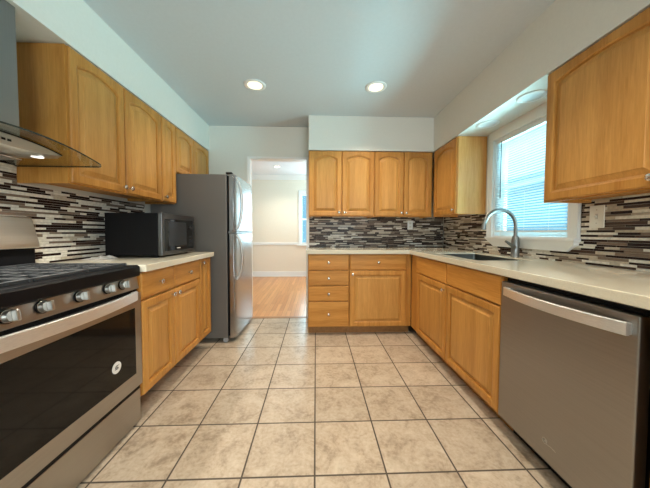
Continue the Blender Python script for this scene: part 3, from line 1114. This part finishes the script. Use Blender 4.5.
mb.build('glass_canopy', [M_HGLASS, M_GEDGE], hd, off, smooth=30)
# steel body below the glass: a shallow wing
bw = .235
lo = []
for i in range(25):
    u = -1 + 2 * i / 24
    y = HC + bw * u
    zt = gz(y) - th - .006
    zb_ = 1.443 + .022 * abs(u) ** 2.2
    xo = -1.245 - .008 * abs(u) ** 4
    lo.append([(XL + .014, y, zb_), (xo - .02, y, zb_), (xo, y, zb_ + .012), (xo, y, max(zt, zb_ + .014)), (XL + .014, y, max(zt, zb_ + .014))])
MB().loops(lo, cap0=True).build('body', brushed('hood_steel', (.56, .55, .53), .34, 'y'), hd, off, smooth=35)
lo = []
for i in range(25):
    u = -1 + 2 * i / 24
    y = HC + bw * 1.01 * u
    xo = -1.243 - .008 * abs(u) ** 4
    zt = gz(y) - th - .0005
    lo.append([(XL + .014, y, zt - .0055), (xo, y, zt - .0055), (xo, y, zt), (XL + .014, y, zt)])
MB().loops(lo, cap0=True).build('gasket', M_BLK, hd, off)
MB().box(XL + .012, -1.353, HC - .15, HC + .15, 1.53, ZL - .002).build('chimney', brushed('chimney_steel', (.30, .305, .30), .30, 'z'), hd, off, bevel=.002)
for k in range(4):
    MB().box(-1.2455, -1.2435, 1.035 + k * .020, 1.035 + k * .020 + .013, 1.472, 1.481).build('button', M_BLK, hd, off)
for yy in (HC - .155, HC + .155):
    o = MB().lathe((-1.285, yy, 1.4515), (0, 0, -1), [(.021, 0), (.021, .003), (.015, .004)], 24).build('lamp', M_LED, hd, off)
    l = bpy.data.lights.new('hood_lamp_light', 'SPOT')
    l.energy = 18
    l.color = (1, .95, .85)
    l.spot_size = math.radians(130)
    l.spot_blend = .8
    l.shadow_soft_size = .02
    lo_ = bpy.data.objects.new('hood_lamp_light', l)
    COL.objects.link(lo_)
    lo_.location = (-1.285, yy, 1.438)
MB().box(-1.56, -1.36, HC - .16, HC + .16, 1.436, 1.4395).build('filter', M_STEELX, hd, off)

# ------------------------------------------------------------------ refrigerator
fr = thing('refrigerator', 'tall stainless refrigerator with dark grey side and top freezer beside the doorway', 'refrigerator', (-1.2, 2.9, 0))
off = (-1.2, 2.9, 0)
FY0, FY1 = 2.552, 3.262
FZ = 1.668
MB().box(-1.60, -.872, FY0, FY1, .05, FZ).build('case', M_FRSIDE, fr, off, bevel=.006)
MB().box(-.8725, -.852, FY0 + .012, FY1 - .012, .07, FZ - .012).build('door_gasket', M_BLKM, fr, off)


def fdoor(z0, z1):
    lo = []
    for i in range(21):
        u = -1 + 2 * i / 20
        y = (FY0 + FY1) / 2 + (FY1 - FY0) / 2 * u
        x = -.786 - .012 * u * u - .006 * max(0, abs(u) - .93) / .07
        lo.append([(-.851, y, z0), (x, y, z0), (x, y, z1), (-.851, y, z1)])
    return MB().loops(lo, cap0=True).build('door', M_FR, fr, off, bevel=.005, smooth=35)


SPL = 1.103
d1 = fdoor(SPL + .012, FZ + .004)
d2 = fdoor(.05, SPL - .012)


def fhandle(door, za, zb_):
    pts = []
    for i in range(13):
        u = i / 12
        z = za + (zb_ - za) * u
        k = 1 - (2 * u - 1) ** 2
        pts.append((-.806 + .012 + .052 * k ** .6, FY0 + .045 + .02 * k, z))
    o = MB().tube(pts, [.011 + .004 * (1 - abs(2 * i / 12 - 1)) for i in range(13)], 12).build('handle', M_STEELX, door, smooth=60)
    o.location = (-off[0], -off[1], -off[2])


fhandle(d1, SPL + .03, 1.645)
fhandle(d2, SPL - .03, .63)
mb = MB().box(-.86, -.78, FY0 + .01, FY0 + .10, SPL - .011, SPL + .011)
mb.box(-.86, -.795, FY0 + .10, FY1 - .02, SPL - .008, SPL + .008)
mb.build('hinge_bar', M_CHROME, fr, off)
MB().box(-.88, -.82, FY0 + .004, FY0 + .05, FZ + .0045, FZ + .022).build('hinge_cap', M_BLKM, fr, off, bevel=.004)
for xx, yy in ((-.90, FY0 + .03), (-.90, FY1 - .05), (-1.5, FY0 + .03), (-1.5, FY1 - .05)):
    MB().lathe((xx, yy - .012, .025), (0, 1, 0), [(.025, 0), (.025, .024)], 18).build('roller', flat('roller_plastic', (.35, .35, .36), .4) if xx == -.90 and yy < 3 else M_BLKM, fr, off, smooth=40)

# ------------------------------------------------------------------ microwave
mw = thing('microwave', 'black countertop microwave with grey steel front beside the refrigerator', 'microwave', (-1.36, 2.18, ZC1))
off = (-1.36, 2.18, ZC1)
MX0, MX1, MY0, MY1, MZ0, MZ1 = -1.515, -1.113, 1.90, 2.40, .934, 1.243
MB().box(MX0, MX1 - .03, MY0, MY1, MZ0, MZ1).build('case', M_BLKM, mw, off, bevel=.003)
mb = MB()
wy0, wy1 = MY0 + .035, MY1 - .035
mwf = MB().box(MX1 - .029, MX1, MY0, MY1, MZ0 - .002, MZ1 + .002).build('door', brushed('dark_microwave_steel', (.15, .147, .144), .34, 'y'), mw, off, bevel=.004)
o = MB().box(MX1 - .01, MX1 + .002, wy0, wy1, MZ0 + .028, MZ1 - .04).build('glass', M_BLKGLASS, mwf, bevel=.001)
o.location = (-off[0], -off[1], -off[2])
o = MB().box(MX1, MX1 + .003, wy0 + .05, wy0 + .315, MZ0 + .062, MZ1 - .058).build('window', M_GREYD, mwf, bevel=.001)
o.location = (-off[0], -off[1], -off[2])
o = MB().box(MX1 + .0015, MX1 + .0032, wy0 + .16, wy0 + .21, MZ0 + .040, MZ0 + .048).build('badge', M_MARK, mwf)
o.location = (-off[0], -off[1], -off[2])
MB().lathe((MX1 + .001, wy1 - .045, MZ1 - .10), (1, 0, 0), [(.018, 0), (.018, .012), (.016, .015)], 24).build('dial', M_GREYD, mw, off, smooth=40)
mb = MB()
for r_ in range(4):
    for c_ in range(2):
        mb.box(MX1 + .0015, MX1 + .004, wy1 - .068 + c_ * .028, wy1 - .050 + c_ * .028, MZ0 + .05 + r_ * .024, MZ0 + .062 + r_ * .024)
mb.build('keypad', M_GREYD, mw, off)
for xx in (MX0 + .04, MX1 - .06):
    for yy in (MY0 + .04, MY1 - .04):
        MB().lathe((xx, yy, ZC1), (0, 0, 1), [(.014, 0), (.014, MZ0 - ZC1 - .0005)], 14).build('foot', M_BLKM, mw, off)

# crumpled clear-white bag/paper by the microwave's back corner
rnd = random.Random(4)
nx, ny = 9, 7
vs, fs = [], []
for i in range(nx):
    for j in range(ny):
        u, v = i / (nx - 1), j / (ny - 1)
        e_ = min(u, 1 - u, v, 1 - v) * 4
        vs.append((-1.565 + .15 * u + rnd.uniform(-.008, .008), 1.775 + .11 * v + rnd.uniform(-.008, .008), ZC1 + .0012 + min(1, e_) * rnd.uniform(.004, .026)))
for i in range(nx - 1):
    for j in range(ny - 1):
        a = i * ny + j
        fs.append((a, a + ny, a + ny + 1, a + 1))
o = MB().add(vs, fs).build('crumpled_wrapper', flat('wrapper_grey_film', (.50, .47, .43), .4), smooth=None)
sd = o.modifiers.new('solid', 'SOLIDIFY')
sd.thickness = .001
tag(o, 'crumpled grey wrapper lying on the counter against the microwave', 'wrapper')

# ------------------------------------------------------------------ outlets and switch
op = thing('wall_outlet', 'small white double outlet on the back wall mosaic', 'outlet', (1.215, YB - .008, 1.203))
off = (1.215, YB - .008, 1.203)
MB().box(1.18, 1.25, YB - .014, YB - .0076, 1.146, 1.26).build('plate', M_WHITE, op, off, bevel=.003)
for zz in (1.18, 1.226):
    MB().lathe((1.215, YB - .014, zz), (0, -1, 0), [(.016, -.001), (.016, .002), (.0145, .0025)], 20).build('receptacle', M_PLATE, op, off)
    for dx in (-.006, .006):
        MB().box(1.215 + dx - .0012, 1.215 + dx + .0012, YB - .0168, YB - .0162, zz - .004, zz + .005).build('slot', M_INK, op, off)
sp = thing('light_switch', 'ivory wall plate with a toggle on the mosaic right of the window', 'switch', (XR - .008, 1.453, 1.203))
off = (XR - .008, 1.453, 1.203)
MB().box(XR - .0145, XR - .0076, 1.413, 1.493, 1.137, 1.269).build('plate', M_PLATE, sp, off, bevel=.003)
MB().box(XR - .0165, XR - .0145, 1.446, 1.460, 1.188, 1.220).build('toggle_frame', flat('darker_plate_ivory', (.55, .52, .46), .5), sp, off)  # toggle surround in a darker ivory than the plate
MB().prism([(XR - .016, 1.196), (XR - .028, 1.208), (XR - .027, 1.213), (XR - .016, 1.206)], 'y', 1.449, 1.457).build('toggle', M_PLATE, sp, off)
for zz in (1.165, 1.243):
    MB().lathe((XR - .0144, 1.453, zz), (-1, 0, 0), [(.003, 0), (.003, .001)], 12).build('screw', M_NICKEL, sp, off)


# ------------------------------------------------------------------ ceiling downlights
def downlight(label, x, y, z, r, lens, power, color, group=None):
    t = thing('recessed_light', label, 'ceiling light', (x, y, z), 0, group)
    MB().lathe((0, 0, 0), (0, 0, -1), [(r, 0), (r, .003), (r * .93, .007), (r * .72, .0065), (r * .68, .003), (r * .68, 0)], 40).build('trim', M_WHITE, t, smooth=40)
    MB().lathe((0, 0, 0), (0, 0, -1), [(r * .67, .001), (r * .67, .0045), (r * .5, .0055)], 32).build('lens', lens, t, smooth=40)
    if power:
        l = bpy.data.lights.new('recessed_light_beam', 'AREA')
        l.shape = 'DISK'
        l.size = r * 0.9
        l.energy = power
        l.color = color
        l.spread = math.radians(125)
        lo_ = bpy.data.objects.new('recessed_light_beam', l)
        COL.objects.link(lo_)
        lo_.location = (x, y, z - .012)
    return t


WARM = (1.0, .85, .66)
downlight('lit round ceiling light, the left one, toward the refrigerator', -.548, 2.373, CZ, .095, M_LENS, 9, WARM)
downlight('lit round ceiling light, the right one, toward the window', .543, 2.36, CZ, .095, M_LENS, 9, WARM)
downlight('lit round ceiling light in the dining room seen through the doorway', -.823, 5.515, 2.49, .08, M_LENSD, 10, (1, .9, .75))
downlight('unlit round light under the soffit nearest the corner cabinet', 1.475, 2.19, ZR, .085, M_OFFLENS, 0, None)
downlight('unlit round light under the soffit nearest the large right wall cabinet', 1.475, 1.74, ZR, .085, M_OFFLENS, 0, None)
# two fittings added above the camera, out of frame, to light the near floor
downlight('added out-of-frame ceiling light over the near floor, range side', -.55, .55, CZ, .095, M_LENS, 6, WARM)
downlight('added out-of-frame ceiling light over the near floor, dishwasher side', .55, .55, CZ, .095, M_LENS, 11, WARM)
